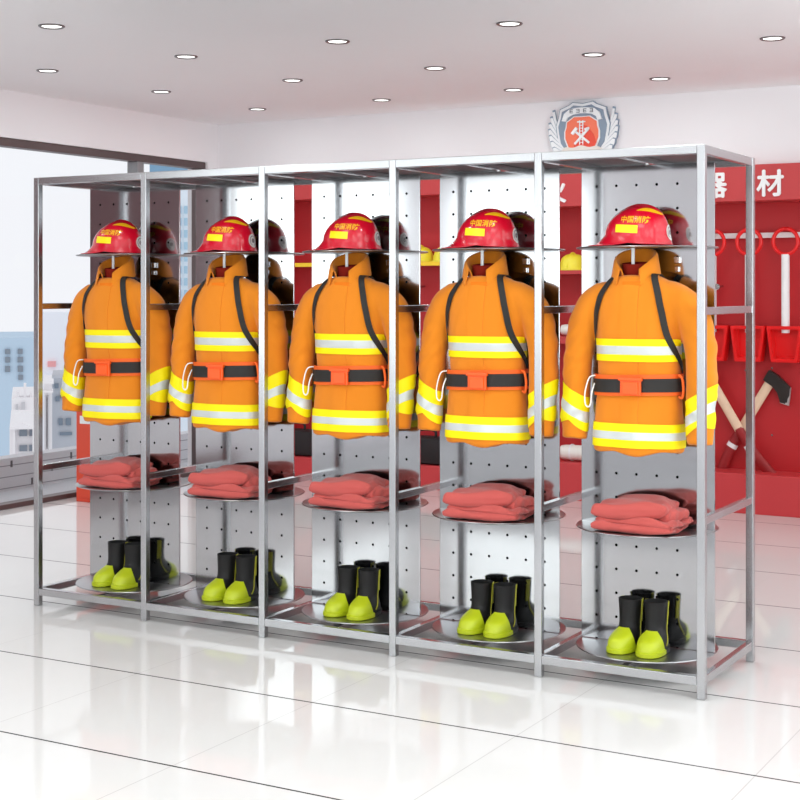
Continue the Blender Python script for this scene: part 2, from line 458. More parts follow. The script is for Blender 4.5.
def jacket_shell():
    bm = bmesh.new()
    loft(bm, [superring(z, a, b) for z, a, b in TL])
    for s in (-1, 1):
        pts = [(.10, .004, 1.462), (.145, .004, 1.448), (.19, .004, 1.408), (.225, .004, 1.33), (.244, 0, 1.22), (.249, -.01, 1.09), (.250, -.022, .99), (.250, -.03, .900)]
        rad = [(.06, .05), (.066, .058), (.070, .066), (.066, .064), (.060, .058), (.057, .054), (.053, .052), (.051, .050)]
        P = bez([(s*x, y, z) for x, y, z in pts], 4); n = len(P)
        rr = []
        for i in range(n):
            f = i/4; j = min(int(f), len(rad)-2); u = f-j
            rr.append((rad[j][0]*(1-u)+rad[j+1][0]*u, rad[j][1]*(1-u)+rad[j+1][1]*u))
        tube(bm, P, rr, 24)
    bmesh.ops.recalc_face_normals(bm, faces=bm.faces)
    me = bpy.data.meshes.new('shell'); bm.to_mesh(me); bm.free()
    o = bpy.data.objects.new('shell', me); COL.objects.link(o)
    md = o.modifiers.new('r', 'REMESH'); md.mode = 'VOXEL'; md.voxel_size = .0072
    dg = bpy.context.evaluated_depsgraph_get()
    m2 = bpy.data.meshes.new_from_object(o.evaluated_get(dg))
    bm = bmesh.new(); bm.from_mesh(m2)
    bpy.data.objects.remove(o); bpy.data.meshes.remove(me); bpy.data.meshes.remove(m2)
    for _ in range(7):
        bmesh.ops.smooth_vert(bm, verts=bm.verts, factor=.5, use_axis_x=True, use_axis_y=True, use_axis_z=True)
    bm.normal_update()
    N = noise.noise
    mv = []
    for v in bm.verts:
        p = v.co; ax = abs(p.x)
        d = .006*N(Vector((p.x*7, p.y*7, p.z*4)))+.0022*N(Vector((p.x*19, p.y*19, p.z*11+3)))
        sl = min(1, max(0, (ax-.18)/.05)) if p.z < 1.36 else 0
        sg = 1 if p.x > 0 else -1
        # creases round the elbow and forearm of each sleeve
        d += sl*.0075*N(Vector((p.x*9, p.y*6+sg, p.z*26+ax*22)))*(1 if .98 < p.z < 1.34 else .4)
        # soft vertical drape below the belt and under the chest
        if ax < .19 and p.z < 1.10:
            d += .006*math.sin(p.x*34+(1 if p.y > 0 else 0)+1.0)*(1.10-p.z)/.23*(1-sl)
        if ax < .19 and 1.12 < p.z < 1.5:
            d += .003*N(Vector((p.x*16+4, p.y*4, p.z*6)))
        # gathering where the belt pulls the cloth in
        d -= .007*math.exp(-((p.z-1.116)/.03)**2)*(1 if ax < .18 else 0)
        mv.append(v.normal*d)
    for v, d in zip(list(bm.verts), mv): v.co += d
    for v in bm.verts:      # hem dips a little in the middle, as the coat hangs
        if v.co.z < .93 and abs(v.co.x) < .2:
            v.co.z -= (.93-v.co.z)/.06*.012*math.cos(v.co.x*8)
    bm.normal_update()
    return bm

def cut(bm, co, no):
    bmesh.ops.bisect_plane(bm, geom=bm.verts[:]+bm.edges[:]+bm.faces[:], plane_co=co, plane_no=no, dist=1e-6)

def pick(src, keep, mi=None, push=0.0):
    """copy of the faces of src that keep(face centre, normal) accepts, pushed out along the normals; returns bmesh, vertex normals"""
    src.normal_update()
    bm = bmesh.new(); mp = {}; nm = []
    for f in src.faces:
        c = f.calc_center_median()
        if not keep(c, f.normal): continue
        vs = []
        for v in f.verts:
            if v.index not in mp:
                mp[v.index] = bm.verts.new(v.co+v.normal*push); nm.append(v.normal.copy())
            vs.append(mp[v.index])
        g = bm.faces.new(vs); g.smooth = True
        if mi: g.material_index = mi(c)
    bm.verts.index_update()
    return bm, nm

def is_sleeve(c):
    ax = abs(c.x)
    return ax > .174 if c.z < 1.3 else ax > .150+(1.49-c.z)*.126

ORG = (0, 0, .868)
def make_jacket():
    t = thing('firefighter_jacket', 'x', 'jacket', (0, 0, 0), 0, 'orange fire jackets hanging in the rack bays')
    sh = jacket_shell()
    bvh = BVHTree.FromBMesh(sh)
    for s in (-1, 1):
        cut(sh, (s*.174, 0, 1.3), (1, 0, 0))
        cut(sh, (s*.174, 0, 1.3), Vector((1, 0, s*.126)).normalized())
    sh.verts.index_update()
    bm, nm = pick(sh, lambda c, n: not is_sleeve(c)); obj('body', bm, 'orange', t, ORG, True, nm)
    for s in (-1, 1):
        bm, nm = pick(sh, lambda c, n: is_sleeve(c) and c.x*s > 0)
        slv = obj('sleeve', bm, 'orange', t, ORG, True, nm)
        q = sh.copy()
        k = .62
        no = Vector((-k*s, 0, 1)).normalized()
        lev = [1.002, 1.042, 1.10]
        for z in lev: cut(q, (s*.26, 0, z), no)
        l1 = (s*.258, .978, .85); l2 = (s*.258, .978, -.33)     # notched lower edge of the tape
        for x0, z0, g in (l1, l2): cut(q, (x0, 0, z0), Vector((-g*s, 0, 1)).normalized())
        q.verts.index_update()
        def kp(c, n):
            if not is_sleeve(c) or c.x*s < 0: return False
            v = c.z-k*(abs(c.x)-.26)
            if v > lev[2]: return False
            ax = abs(c.x)
            return c.z > l1[1]+l1[2]*(ax-.258) or c.z > l2[1]+l2[2]*(ax-.258)
        bm, nm = pick(q, kp, lambda c: 1 if lev[0] < c.z-k*(abs(c.x)-.26) < lev[1] else 0, .003)
        obj('cuff_reflective_band', bm, ['hi_yellow', 'silver_tape'], slv, ORG, True, nm)
        q.free()
    for nm_, (z0, z1, z2, z3) in (('chest_reflective_band', (1.208, 1.234, 1.266, 1.292)), ('hem_reflective_band', (.884, .914, .943, .974))):
        q = sh.copy()
        for z in (z0, z1, z2, z3): cut(q, (0, 0, z), (0, 0, 1))
        q.verts.index_update()
        bm, nm = pick(q, lambda c, n: not is_sleeve(c) and z0 < c.z < z3, lambda c: 1 if z1 < c.z < z2 else 0, .0045)
        o = obj(nm_, bm, ['hi_yellow', 'silver_tape'], t, ORG, True, nm); q.free()
    q = sh.copy()       # storm flap down the front
    cut(q, (.030, 0, 0), (1, 0, 0)); cut(q, (-.038, 0, 0), (1, 0, 0)); cut(q, (0, 0, 1.505), (0, 0, 1)); cut(q, (0, 0, .885), (0, 0, 1))
    q.verts.index_update()
    bm, nm = pick(q, lambda c, n: -.038 < c.x < .030 and n.y < -.2 and .885 < c.z < 1.505, None, .0022)
    be = [e for e in bm.edges if e.is_boundary]
    r = bmesh.ops.extrude_edge_only(bm, edges=be)
    for v in [g for g in r['geom'] if isinstance(g, bmesh.types.BMVert)]: v.co.y += .003
    obj('storm_flap', bm, 'orange', t, ORG, 'auto'); q.free()
    bm = box(-.036, .036, -.0805, -.0755, 1.492, 1.508, .0015); obj('throat_tab', bm, 'orange_seam', t, ORG)
    # collar: upright band with a turned-down flap, open at the front
    bm = bmesh.new(); rows = []
    NA = 48
    for i in range(NA+1):
        u = -1+2*i/NA; ph = u*(PI-.50); e = abs(u)**5
        cf = (1-math.cos(ph))/2
        zb = 1.540-.040*cf
        dirv = Vector((math.sin(ph), math.cos(ph), 0))
        base = Vector((-.013+.057*math.sin(ph), .004+.056*math.cos(ph), zb))
        st = 1.22-.55*abs(u)**3.2
        prof = [(0, -.022), (.003, .02), (.007, .055*st), (.013, .076*st), (.019, .079*st), (.026, .070*st), (.031, .046*st), (.035+.003*e, .022-.012*e), (.037+.005*e, .012-.020*e)]
        rows.append([base+dirv*(dr+.0015*noise.noise(Vector((u*5, dz*30, 0))))+Vector((0, 0, dz)) for dr, dz in prof])
    vr = [[bm.verts.new(p) for p in r] for r in rows]
    for a, b in zip(vr, vr[1:]):
        for j in range(len(a)-1): bm.faces.new((a[j], b[j], b[j+1], a[j+1]))
    bmesh.ops.recalc_face_normals(bm, faces=bm.faces)
    bmesh.ops.solidify(bm, geom=bm.faces[:], thickness=.004)
    obj('collar', bm, 'orange', t, ORG, 'auto')
    bm = bmesh.new()
    lathe(bm, [(.001, 1.520), (.040, 1.520), (.051, 1.524), (.053, 1.578)], 36, cap=False)
    for v in bm.verts: v.co.x -= .013; v.co.y = v.co.y*.88+.004; v.co.z += .12*v.co.y
    obj('neck_lining', bm, 'lining', t, ORG, True)
    return t, bvh

def ribbon(bm, pts, nrm, width, thick, mi=0):
    rings = []
    for i, p in enumerate(pts):
        a = pts[max(i-1, 0)]; b = pts[min(i+1, len(pts)-1)]
        t = (b-a).normalized(); n = (nrm[i]-t*nrm[i].dot(t)).normalized(); w = t.cross(n)*width/2
        rings.append([p+w, p-w, p-w+n*thick, p+w+n*thick])
    loft(bm, rings, mi=mi); bmesh.ops.recalc_face_normals(bm, faces=bm.faces)

def make_harness(bvh):
    t = thing('safety_harness', 'x', 'safety harness', (0, 0, 0), 0, 'black harness straps worn over the jackets')
    for rough in ([(-.092, -.06, 1.562), (-.118, -.09, 1.52), (-.146, -.12, 1.46), (-.163, -.11, 1.40), (-.168, -.08, 1.34), (-.166, -.03, 1.27), (-.160, .04, 1.18)],
                  [(.086, -.05, 1.56), (.104, -.10, 1.52), (.126, -.13, 1.45), (.148, -.13, 1.38), (.164, -.11, 1.31), (.170, -.05, 1.25), (.164, .02, 1.18), (.158, .05, 1.13)]):
        sx = rough[0][0]
        back = [(sx*1.02, 0, 1.60), (sx*.95, .08, 1.54), (sx*.85, .14, 1.45), (sx*.7, .15, 1.3), (sx*.6, .14, 1.13)]
        pts, nr = [], []
        for p in bez(list(reversed(back))+rough, 6):
            h = bvh.find_nearest(p)
            pts.append(h[0]+h[1]*.0052); nr.append(h[1])
        for _ in range(4):
            q = [pts[0]]+[(pts[i-1]+pts[i]*2+pts[i+1])/4 for i in range(1, len(pts)-1)]+[pts[-1]]
            m = [nr[0]]+[(nr[i-1]+nr[i]*2+nr[i+1]).normalized() for i in range(1, len(nr)-1)]+[nr[-1]]
            pts, nr = q, m
        bm = bmesh.new(); ribbon(bm, pts, nr, .025, .003)
        obj('shoulder_strap', bm, 'webbing', t, ORG)
    def ring(z0, z1, off, th):
        bm = bmesh.new(); n = 72; rings = []
        for z, o in ((z0, off), (z1, off), (z1, off+th), (z0, off+th), (z0, off)):
            a, b = tl(z); a = .163; b = .088
            rings.append(superring(z, a+o, b+o, 0, 2.5, n))
        loft(bm, rings, False, False); bmesh.ops.remove_doubles(bm, verts=bm.verts, dist=1e-6)
        bmesh.ops.recalc_face_normals(bm, faces=bm.faces)
        for v in bm.verts:      # the belt sags slightly to the right
            v.co.z += .004*math.sin(v.co.x*9)
        return bm
    obj('belt_backing', ring(1.079, 1.158, .004, .005), 'belt_pad', t, ORG, 'auto')
    belt = obj('belt_webbing', ring(1.092, 1.142, .0095, .004), 'webbing', t, ORG, 'auto')
    bm = bmesh.new(); fy = -.088-.0135
    bx(bm, -.034, .048, fy-.012, fy, 1.080, 1.150, .004); bx(bm, -.024, .038, fy-.018, fy-.008, 1.086, 1.132, .003)
    bx(bm, -.040, .054, fy-.016, fy-.002, 1.136, 1.150, .003)
    obj('buckle', bm, 'buckle', t, ORG)
    bm = bmesh.new()
    tube(bm, bez([(-.152, -.062, 1.150), (-.166, -.088, 1.142), (-.180, -.095, 1.09), (-.178, -.10, 1.045), (-.166, -.10, 1.032), (-.158, -.095, 1.045), (-.156, -.088, 1.085), (-.154, -.066, 1.12)], 6), .0028, 8)
    obj('cord_loop', bm, 'rope', t, ORG, True)
    bm = bmesh.new()
    tube(bm, bez([(.172, -.045, 1.158), (.186, -.05, 1.15), (.190, -.045, 1.11), (.184, -.04, 1.075), (.170, -.035, 1.078)], 6), .005, 8)
    obj('side_loop', bm, 'belt_pad', t, ORG, True)
    return t

# ------------------------------------------------------------------ fire helmet (brim to -x)
def make_helmet():
    t = thing('fire_helmet', 'x', 'helmet', (0, 0, 0), 0, 'red fire helmets on the top shelves')
    bm = bmesh.new(); NA = 64; rings = []
    def rd(ph): # dome outline at rim level
        c, s = math.cos(ph), math.sin(ph)
        return 1/math.sqrt((c/(.131 if c < 0 else .124))**2+(s/.102)**2)
    for j in range(20):
        ring = []
        for i in range(NA):
            ph = 2*PI*i/NA; c, s = math.cos(ph), math.sin(ph)
            fr = max(0, -c)
            brim = .006+.062*fr**2.2+.004*max(0, c)**3
            r0 = rd(ph)
            if j < 7:       # brim: thin lip then a concave sweep up into the dome
                u = j/6
                r = (r0+brim)*(1-u)+r0*u
                lift = .006*(1-abs(c))**2*4*.3
                z = .004+lift*(1-u)+(.042-.02*(1-fr)*.4)*(u**(1.15+1.2*fr))
            else:
                u = (j-6)/13
                an = u*PI/2
                r = r0*math.cos(an)**(.92+.42*fr-.12*max(0, c)) if u < 1 else .0008
                zr = .042-.02*(1-fr)*.4
                z = zr+(.163-zr)*math.sin(an)**.98
                z += .007*math.exp(-((r*s)/.014)**2)*min(1, u*2.5)*(1 if z > .06 else .5)
            ring.append(Vector((r*c, r*s, z)))
        rings.append(ring)
    loft(bm, rings, False, True)
    bmesh.ops.recalc_face_normals(bm, faces=bm.faces)
    bvh = BVHTree.FromBMesh(bm)
    # inner side of the brim
    low = [v for v in bm.verts if v.index < 0]
    sh = obj('shell', bm, 'helmet', t, smooth=True)
    md = sh.modifiers.new('thickness', 'SOLIDIFY'); md.thickness = .004; md.offset = -1
    bm = bmesh.new()
    lathe(bm, [(.09, .008), (.092, .02), (.075, .07), (.03, .10)], 32, cap=False)
    for v in bm.verts: v.co.x *= 1.25
    obj('liner', bm, 'helmet_in', t, smooth=True)
    def project(bm, side, off):
        for v in list(bm.verts):
            h = bvh.ray_cast(Vector((v.co.x, -.4*side, v.co.z)), Vector((0, side, 0)))
            if h[0] is not None: v.co = h[0]+h[1]*off
            else: bm.verts.remove(v)
    def grid(x0, x1, zf0, zf1, nx=14, nz=6, off=.0012):
        bm = bmesh.new(); g = [[bm.verts.new((x0+(x1-x0)*i/nx, 0, zf0(i/nx)+(zf1(i/nx)-zf0(i/nx))*j/nz)) for j in range(nz+1)] for i in range(nx+1)]
        for i in range(nx):
            for j in range(nz): bm.faces.new((g[i][j], g[i+1][j], g[i+1][j+1], g[i][j+1]))
        return bm
    for side in (1, -1):
        bm = grid(-.056, .034, lambda u: .054-.006*u, lambda u: .085-.006*u); project(bm, side, .0012); bmesh.ops.recalc_face_normals(bm, faces=bm.faces)
        obj('yellow_patch', bm, 'sticker', t, smooth=True)
        bm = grid(.018, .106, lambda u: .1375+.004*u-.024*u*u, lambda u: .139+.020*math.sin(min(1, u*1.6+.05)*PI*.5)*(1-u)**.6-.021*u*u); project(bm, side, .0012); bmesh.ops.recalc_face_normals(bm, faces=bm.faces)
        obj('yellow_flash', bm, 'letters', t, smooth=True)
        bm = text_bm('中国消防', .034, .0006)
        bmesh.ops.triangulate(bm, faces=bm.faces)
        bmesh.ops.subdivide_edges(bm, edges=[e for e in bm.edges if e.calc_length() > .008], cuts=1)
        sx = 1 if side == 1 else -1
        for v in bm.verts: v.co.x = v.co.x*sx*.82+.018; v.co.z = v.co.z*.85+.1005-.05*(v.co.x-.018)
        project(bm, side, .0016); bmesh.ops.recalc_face_normals(bm, faces=bm.faces)
        obj('lettering', bm, 'letters', t)
    # round badge at the back corner
    for ang, nmx in ((.06, 0),):
        d = Vector((math.cos(ang), math.sin(ang), 0)); w = Vector((-d.y, d.x, 0))
        bm = bmesh.new()
        def disc(r0, r1, mi, off, n=24):
            a, b = [], []
            for i in range(n):
                t_ = 2*PI*i/n
                for r, L in ((r0, a), (r1, b)):
                    p = d*.4+w*(r*math.cos(t_))+Vector((0, 0, .052+r*1.15*math.sin(t_)))
                    h = bvh.ray_cast(p, -d); L.append(bm.verts.new(h[0]+h[1]*off))
            for i in range(n):
                f = bm.faces.new((a[i], a[(i+1) % n], b[(i+1) % n], b[i])); f.material_index = mi
        disc(.0005, .028, 0, .0015); disc(.018, .021, 1, .0022); disc(.002, .010, 1, .0022)
        bmesh.ops.recalc_face_normals(bm, faces=bm.faces)
        obj('badge', bm, ['badge', 'badge_ink'], t, smooth=True)
    return t

# ------------------------------------------------------------------ rubber boot (toe to -y)
def make_boot():
    t = thing('rubber_boot', 'x', 'boot', (0, 0, 0), 0, 'pairs of boots on the bottom shelves')
    lv = [(0, -.150, .082, .044, 2.6), (.018, -.153, .084, .046, 2.6), (.03, -.152, .082, .047, 2.5), (.046, -.147, .078, .048, 2.4), (.064, -.134, .072, .046, 2.3), (.080, -.100, .066, .042, 2.2),
          (.094, -.066, .061, .039, 2.1), (.112, -.052, .058, .038, 2.1), (.14, -.048, .056, .039, 2.1), (.18, -.048, .055, .041, 2.1), (.222, -.049, .056, .043, 2.1)]
    def rg(z, yf, yb, hw, e, n=44, off=0):
        cy, b = (yf+yb)/2, (yb-yf)/2
        out = []
        for k in range(n):
            a = 2*PI*k/n; c, s = math.cos(a), math.sin(a)
            y = cy+(b+off)*math.copysign(abs(s)**(2/e), s)
            tap = 1-.10*max(0, (y-0)/.08) if z < .1 else 1
            out.append(Vector(((hw+off)*math.copysign(abs(c)**(2/e), c)*tap, y, z)))
        return out
    # interpolate for smoothness
    def lvl(z):
        for a, b in zip(lv, lv[1:]):
            if z <= b[0]:
                u = (z-a[0])/(b[0]-a[0]); return [z]+[a[i]*(1-u)+b[i]*u for i in range(1, 5)]
        return list(lv[-1])
    zs = [.222*i/44 for i in range(45)]
    rings = [rg(*lvl(z)) for z in zs]
    src = bmesh.new()
    top = rings[-1]
    inner = [Vector((p.x*.92, (p.y-.003)*.92+.003, p.z)) for p in top]
    deep = [Vector((p.x*.85, (p.y-.003)*.85+.003, p.z-.07)) for p in top]
    loft(src, rings, True, False)
    bmesh.ops.recalc_face_normals(src, faces=src.faces)
    for _ in range(3): bmesh.ops.smooth_vert(src, verts=[v for v in src.verts if .004 < v.co.z < .218], factor=.5, use_axis_x=True, use_axis_y=True, use_axis_z=True)
    bm = src.copy()
    loft(bm, [top, inner, deep], False, True, 1)
    bmesh.ops.remove_doubles(bm, verts=bm.verts, dist=1e-5); bmesh.ops.recalc_face_normals(bm, faces=bm.faces)
    obj('upper', bm, ['rubber', 'rubber_in'], t, smooth='auto')
    # lime toe cap rising to a point on the instep
    q = src.copy()
    A = (0, -.052, .0); nA = Vector((0, 1, .62)).normalized()
    pl = [(Vector((s*.047, -.058, .03)), Vector((s*.85, .62, .30)).normalized()) for s in (-1, 1)]
    for co, no in pl: cut(q, co, no)
    cut(q, (0, 0, .100), (0, 0, 1))
    q.verts.index_update()
    bm, nm = pick(q, lambda c, n: c.y < .0 and c.z < .100 and all((c-co).dot(no) < 0 for co, no in pl), None, .0022)
    obj('toe_cap', bm, 'lime', t, (0, 0, 0), True, nm)
    bm = bmesh.new(); n = 44
    r0, r1, r2 = rg(.0, -.153, .084, .046, 2.6, n, .002), rg(.004, -.157, .086, .050, 2.6, n, .002), rg(.022, -.157, .086, .050, 2.6, n, .002)
    loft(bm, [r0, r1, r2, rg(.025, -.153, .084, .046, 2.6, n, 0)], True, True)
    bmesh.ops.recalc_face_normals(bm, faces=bm.faces)
    cut(bm, (0, -.045, 0), (0, 1, 0))
    for f in bm.faces: f.material_index = 1 if f.calc_center_median().y < -.045 else 0
    obj('sole', bm, ['rubber', 'lime'], t, smooth='auto')
    # piping along both sides and a pull strap at the back
    bq = BVHTree.FromBMesh(src)
    for s in (-1, 1):
        pts, nr = [], []
        for p in bez([(s*.06, .018, .219), (s*.06, .016, .15), (s*.06, .012, .10), (s*.06, -.008, .06), (s*.06, -.03, .035)], 6):
            h = bq.find_nearest(p); pts.append(h[0]+h[1]*.0005); nr.append(h[1])
        bm = bmesh.new(); ribbon(bm, pts, nr, .006, .0025); obj('side_piping', bm, 'lime_dull', t)
        pts, nr = [], []
        for z in (.221, .205, .19, .175, .16, .145, .13, .12):
            h = bq.find_nearest(Vector((s*.06, .034, z))); pts.append(h[0]+h[1]*.0005); nr.append(h[1])
        bm = bmesh.new(); ribbon(bm, pts, nr, .017, .003); obj('pull_strap', bm, 'lime_dull', t)
    src.free(); q.free()
    return t

# ------------------------------------------------------------------ folded trousers
def make_trousers():
    t = None
    bm = bmesh.new()
    N = noise.noise
    def fold(cx, cy, z0, lx, ly, h, rz, seed, lift=0.0, pinch=0.0):
        """one fold: a flattened roll of cloth, soft rounded at its folded edges, creased on top"""
        n, m = 64, 30
        rings = []
        for i in range(m+1):
            u = -1+2*i/m
            k = (1-abs(u)**6)**(1/6) if abs(u) < 1 else 0.02
            k = max(k, .03)
            ring = []
            for j in range(n):
                a = 2*PI*j/n; c, s = math.cos(a), math.sin(a)
                x = math.copysign(abs(c)**.42, c)*lx/2
                z = math.copysign(abs(s)**.62, s)*h/2*(.35+.65*k)
                p = Vector((x*(.96+.04*k), u*ly/2, z))
                w = .013*N(Vector((p.x*9+seed, p.y*9, seed)))+.005*N(Vector((p.x*24, p.y*20+seed, seed*2)))
                crease = .006*math.sin((p.x*.6+p.y*1.1)*48+seed*3+3*N(Vector((p.x*6, p.y*6, seed))))*max(0, s)**.5 if s > 0 else 0
                p.z += (w+crease*1.15)*(1 if s > 0 else .5)
                p.x += .008*N(Vector((u*3, s*2, seed+5)))
                p.y += .012*N(Vector((p.x*8, seed, 1)))
                p.z += lift*(p.x/lx+.5) - pinch*max(0, -p.x/lx)**2*4*max(0, s)
                q = Matrix.Rotation(rz, 3, 'Z') @ p
                ring.append(Vector((cx+q.x, cy+q.y, z0+h/2+q.z)))
            rings.append(ring)
        loft(bm, rings)
    fold(.006, .000, .000, .320, .21, .036, .02, 1.3)
    fold(.026, .006, .026, .315, .20, .034, -.07, 4.1)
    fold(-.010, .002, .046, .295, .19, .068, .06, 7.7, .012, .012)
    fold(.095, .030, .040, .150, .15, .048, -.25, 9.2)
    bmesh.ops.recalc_face_normals(bm, faces=bm.faces)
    zmin = min(v.co.z for v in bm.verts)
    for v in bm.verts: v.co.z = max(v.co.z, .0015)
    o = obj('folded_trousers', bm, 'coral', smooth=True)
    tag(o, 'x', 'trousers', 'folded trousers on the middle shelves')
    return o

# ------------------------------------------------------------------ fill the five bays
jk0, bvh0 = make_jacket()
hn0 = make_harness(bvh0)
hm0 = make_helmet(); bt0 = make_boot(); tr0 = make_trousers()
JY = .175
ZT, ZM, ZB = 1.6425, .5605, .0955
HROT = [.02, -.03, .02, .0, -.02]
for k in range(5):
    bay = BAYNAME[k]; c = BC[k]
    j = jk0 if k == 0 else copy_tree(jk0)
    j.location = (c+.022, JY, ORG[2]); j['label'] = f'orange fire jacket with yellow-silver bands hanging in the {bay}'
    h = hn0 if k == 0 else copy_tree(hn0)
    h.location = (c+.022, JY, ORG[2]); h['label'] = f'black harness with orange-buckled belt, worn by the jacket in the {bay}'
    e = hm0 if k == 0 else copy_tree(hm0)
    e.scale = (1, 1, .955); e.location = (c+.012, .195, ZT); e.rotation_euler.z = HROT[k]; e['label'] = f'red fire helmet with yellow patches, top shelf of the {bay}'
    r = tr0 if k == 0 else copy_tree(tr0)
    r.location = (c+.012, .185, ZM); r.rotation_euler.z = (0, .06, -.03, .05, -.02)[k]; r['label'] = f'folded coral red trousers on the middle round shelf of the {bay}'
    for s in (0, 1):
        b = bt0 if k == 0 and s == 0 else copy_tree(bt0)
        b.scale = (1.05, .88, .86); b.location = (c+(-.040, .066)[s], (.246, .240)[s], ZB); b.rotation_euler.z = (-.13, .03)[s]
        b['label'] = f'{("left-hand", "right-hand")[s]} black boot with lime toe cap, bottom shelf of the {bay}'

# ------------------------------------------------------------------ red equipment units on the back wall
YF_ = 4.395; YP = 4.665
def shovel(x, z, lab):
    t = thing('fire_shovel', lab, 'shovel', (x, YP-.10, z), 0, 'red and white shovels hanging from the rail')
    bm = bmesh.new(); tube(bm, [Vector((.082*math.sin(a)*(1.0), 0, .085+.085*math.cos(a)*1.0)) for a in [2*PI*i/28 for i in range(29)]], .013, 10)
    obj('ring_grip', bm, 'red_bright', t, smooth=True)
    bm = bmesh.new(); tube(bm, [(0, 0, .0), (0, .0, -.25), (0, .002, -.52)], [.027, .027, .027], 16); obj('shaft', bm, 'white_paint', t, smooth='auto')
    bm = bmesh.new()
    # scoop: tapered tray with raised rim
    o = [(-.118, -.475), (.118, -.475), (.088, -.715), (-.088, -.715)]; i_ = [(-.094, -.498), (.094, -.498), (.070, -.69), (-.070, -.69)]
    def ringp(pts, y): return [Vector((x_, y, z_)) for x_, z_ in pts]
    loft(bm, [ringp(o, .055), ringp(o, -.045), ringp(i_, -.045), ringp([(x_*.92, z_*.99) for x_, z_ in i_], .03)], True, True)
    bmesh.ops.recalc_face_normals(bm, faces=bm.faces); bmesh.ops.bevel(bm, geom=bm.edges[:], offset=.005, segments=2, affect='EDGES')
    obj('scoop', bm, 'red_bright', t, smooth='auto')
    return t

def fire_axe(lab, x, y, z, tilt):
    t = thing('fire_axe', lab, 'axe', (x, y, z), 0, 'crossed wooden axes on the red wall')
    t.rotation_euler = (0, tilt, 0)
    bm = bmesh.new()
    hp = bez([(0, 0, .0), (.0, 0, .25), (0, 0, .43)], 6)
    tube(bm, hp, [(.016, .032)]*len(hp), 14); obj('handle', bm, 'wood', t, smooth='auto')
    bm = bmesh.new(); hp = bez([(.0, 0, .01), (.004, 0, -.14), (.026, 0, -.30), (.05, 0, -.40)], 5)
    tube(bm, hp, [(.018, .030+.008*i/len(hp)) for i in range(len(hp))], 14); obj('grip', bm, 'dark_red', t, smooth='auto')
    if tilt < 0 or True:
        bm = bmesh.new(); tube(bm, [(.003, 0, -.115), (.004, 0, -.145)], [(.021, .037)]*2, 14); obj('grip_band', bm, 'white_paint', t, smooth='auto')
    bm = bmesh.new()
    s = 1 if tilt > 0 else -1
    pts = [(-.045, .405), (.03, .402), (.075, .385), (.130, .335), (.185, .350), (.165, .40), (.135, .46), (.07, .475), (.02, .485), (-.045, .485)]
    plate(bm, [(s*a, b-.04) for a, b in pts], -.024, .024)
    for v in bm.verts:
        k = max(0, (abs(v.co.x)-.03)/.16); v.co.y *= 1-.85*min(1, k)
    bmesh.ops.bevel(bm, geom=bm.edges[:], offset=.003, segments=2, affect='EDGES')
    hd = obj('axe_head', bm, 'iron', t, smooth='auto')
    bm = bmesh.new(); plate(bm, [(s*a, b-.04) for a, b in [(.128, .334), (.187, .349), (.166, .401), (.137, .461), (.128, .45), (.152, .395), (.168, .36), (.124, .347)]], -.0075, .0075)
    obj('cutting_edge', bm, 'iron_edge', hd)
    return t

# right unit with the sign board
ue = thing('equipment_unit', 'red wall unit with white characters on its sign board, right half of the back wall', 'wall unit', (2.5, YF_, 0))
x0, x1 = .44, 4.58
bo = Vector((2.5, YF_, 0))
obj('back_panel', box(x0, x1, YP, YP+.03, 0, 2.298), 'red_paint', ue, bo)
obj('side_panel', box(x0, x0+.02, YF_+.02, YP, 0, 2.298), 'red_paint', ue, bo)
obj('side_panel', box(x1-.02, x1, YF_+.02, YP, 0, 2.298), 'red_paint', ue, bo)
sg = obj('sign_board', box(x0, x1, YF_, YP, 2.06, 2.298, .003), 'red_sign', ue, bo)
pl_ = obj('plinth', box(x0, x1, YF_, YP, 0, .262, .004), 'red_plinth', ue, bo)
# characters sit on the sign face
def at_x(u, y):      # a pixel column read as a distance along the wall, from the measured camera
    f, th, cx, cy = 1462.855, .514629, 4.85835, -5.11078
    a = (u-400)/f; dx = -math.sin(th)+math.cos(th)*a; dy = math.cos(th)+math.sin(th)*a
    return cx+dx*(y-cy)/dy
for ch, u in (('火', 555), ('器', 714), ('材', 770.5)):
    bm = text_bm(ch, .182, 0, .006)
    for dx_, dz_ in ((.0045, 0), (-.0045, 0), (0, .0045), (0, -.0045)):
        b2 = text_bm(ch, .182, 0, .006); me_ = bpy.data.meshes.new('stroke')
        for v in b2.verts: v.co += Vector((dx_, .0002*(1+abs(dz_)*200+(dx_ > 0)+(dz_ > 0)), dz_))
        b2.to_mesh(me_); b2.free(); bm.from_mesh(me_); bpy.data.meshes.remove(me_)
    for v in bm.verts: v.co += Vector((at_x(u, YF_), YF_-.004, 2.158))
    obj('lettering', bm, 'white_paint', sg, bo)
rl = bmesh.new(); bx(rl, 1.35, 4.4, YP-.055, YP-.02, 1.822, 1.858, .004)
for x in (1.4, 2.9, 4.3): bx(rl, x-.01, x+.01, YP-.03, YP, 1.825, 1.855)
obj('hanging_rail', rl, 'white_paint', ue, bo)
sh = bmesh.new(); bx(sh, x0+.02, 1.24, YF_+.02, YP, 1.585, 1.612, .003); obj('shelf', sh, 'red_sign', ue, bo)
sh = bmesh.new(); bx(sh, x0+.02, 1.24, YF_+.02, YP, 1.095, 1.145, .003); obj('shelf', sh, 'red_sign', ue, bo)
obj('divider', box(1.24, 1.26, YF_+.03, YP, .262, 2.06), 'red_paint', ue, bo)
def peg(par, x, z, org):
    bm = bmesh.new(); tube(bm, [(x, YP, z), (x-.004, YP-.10, z-.004)], .008, 10); tube(bm, [(x-.004, YP-.098, z-.004), (x-.004, YP-.112, z-.004)], .019, 14)
    obj('peg', bm, 'chrome', par, org, 'auto')
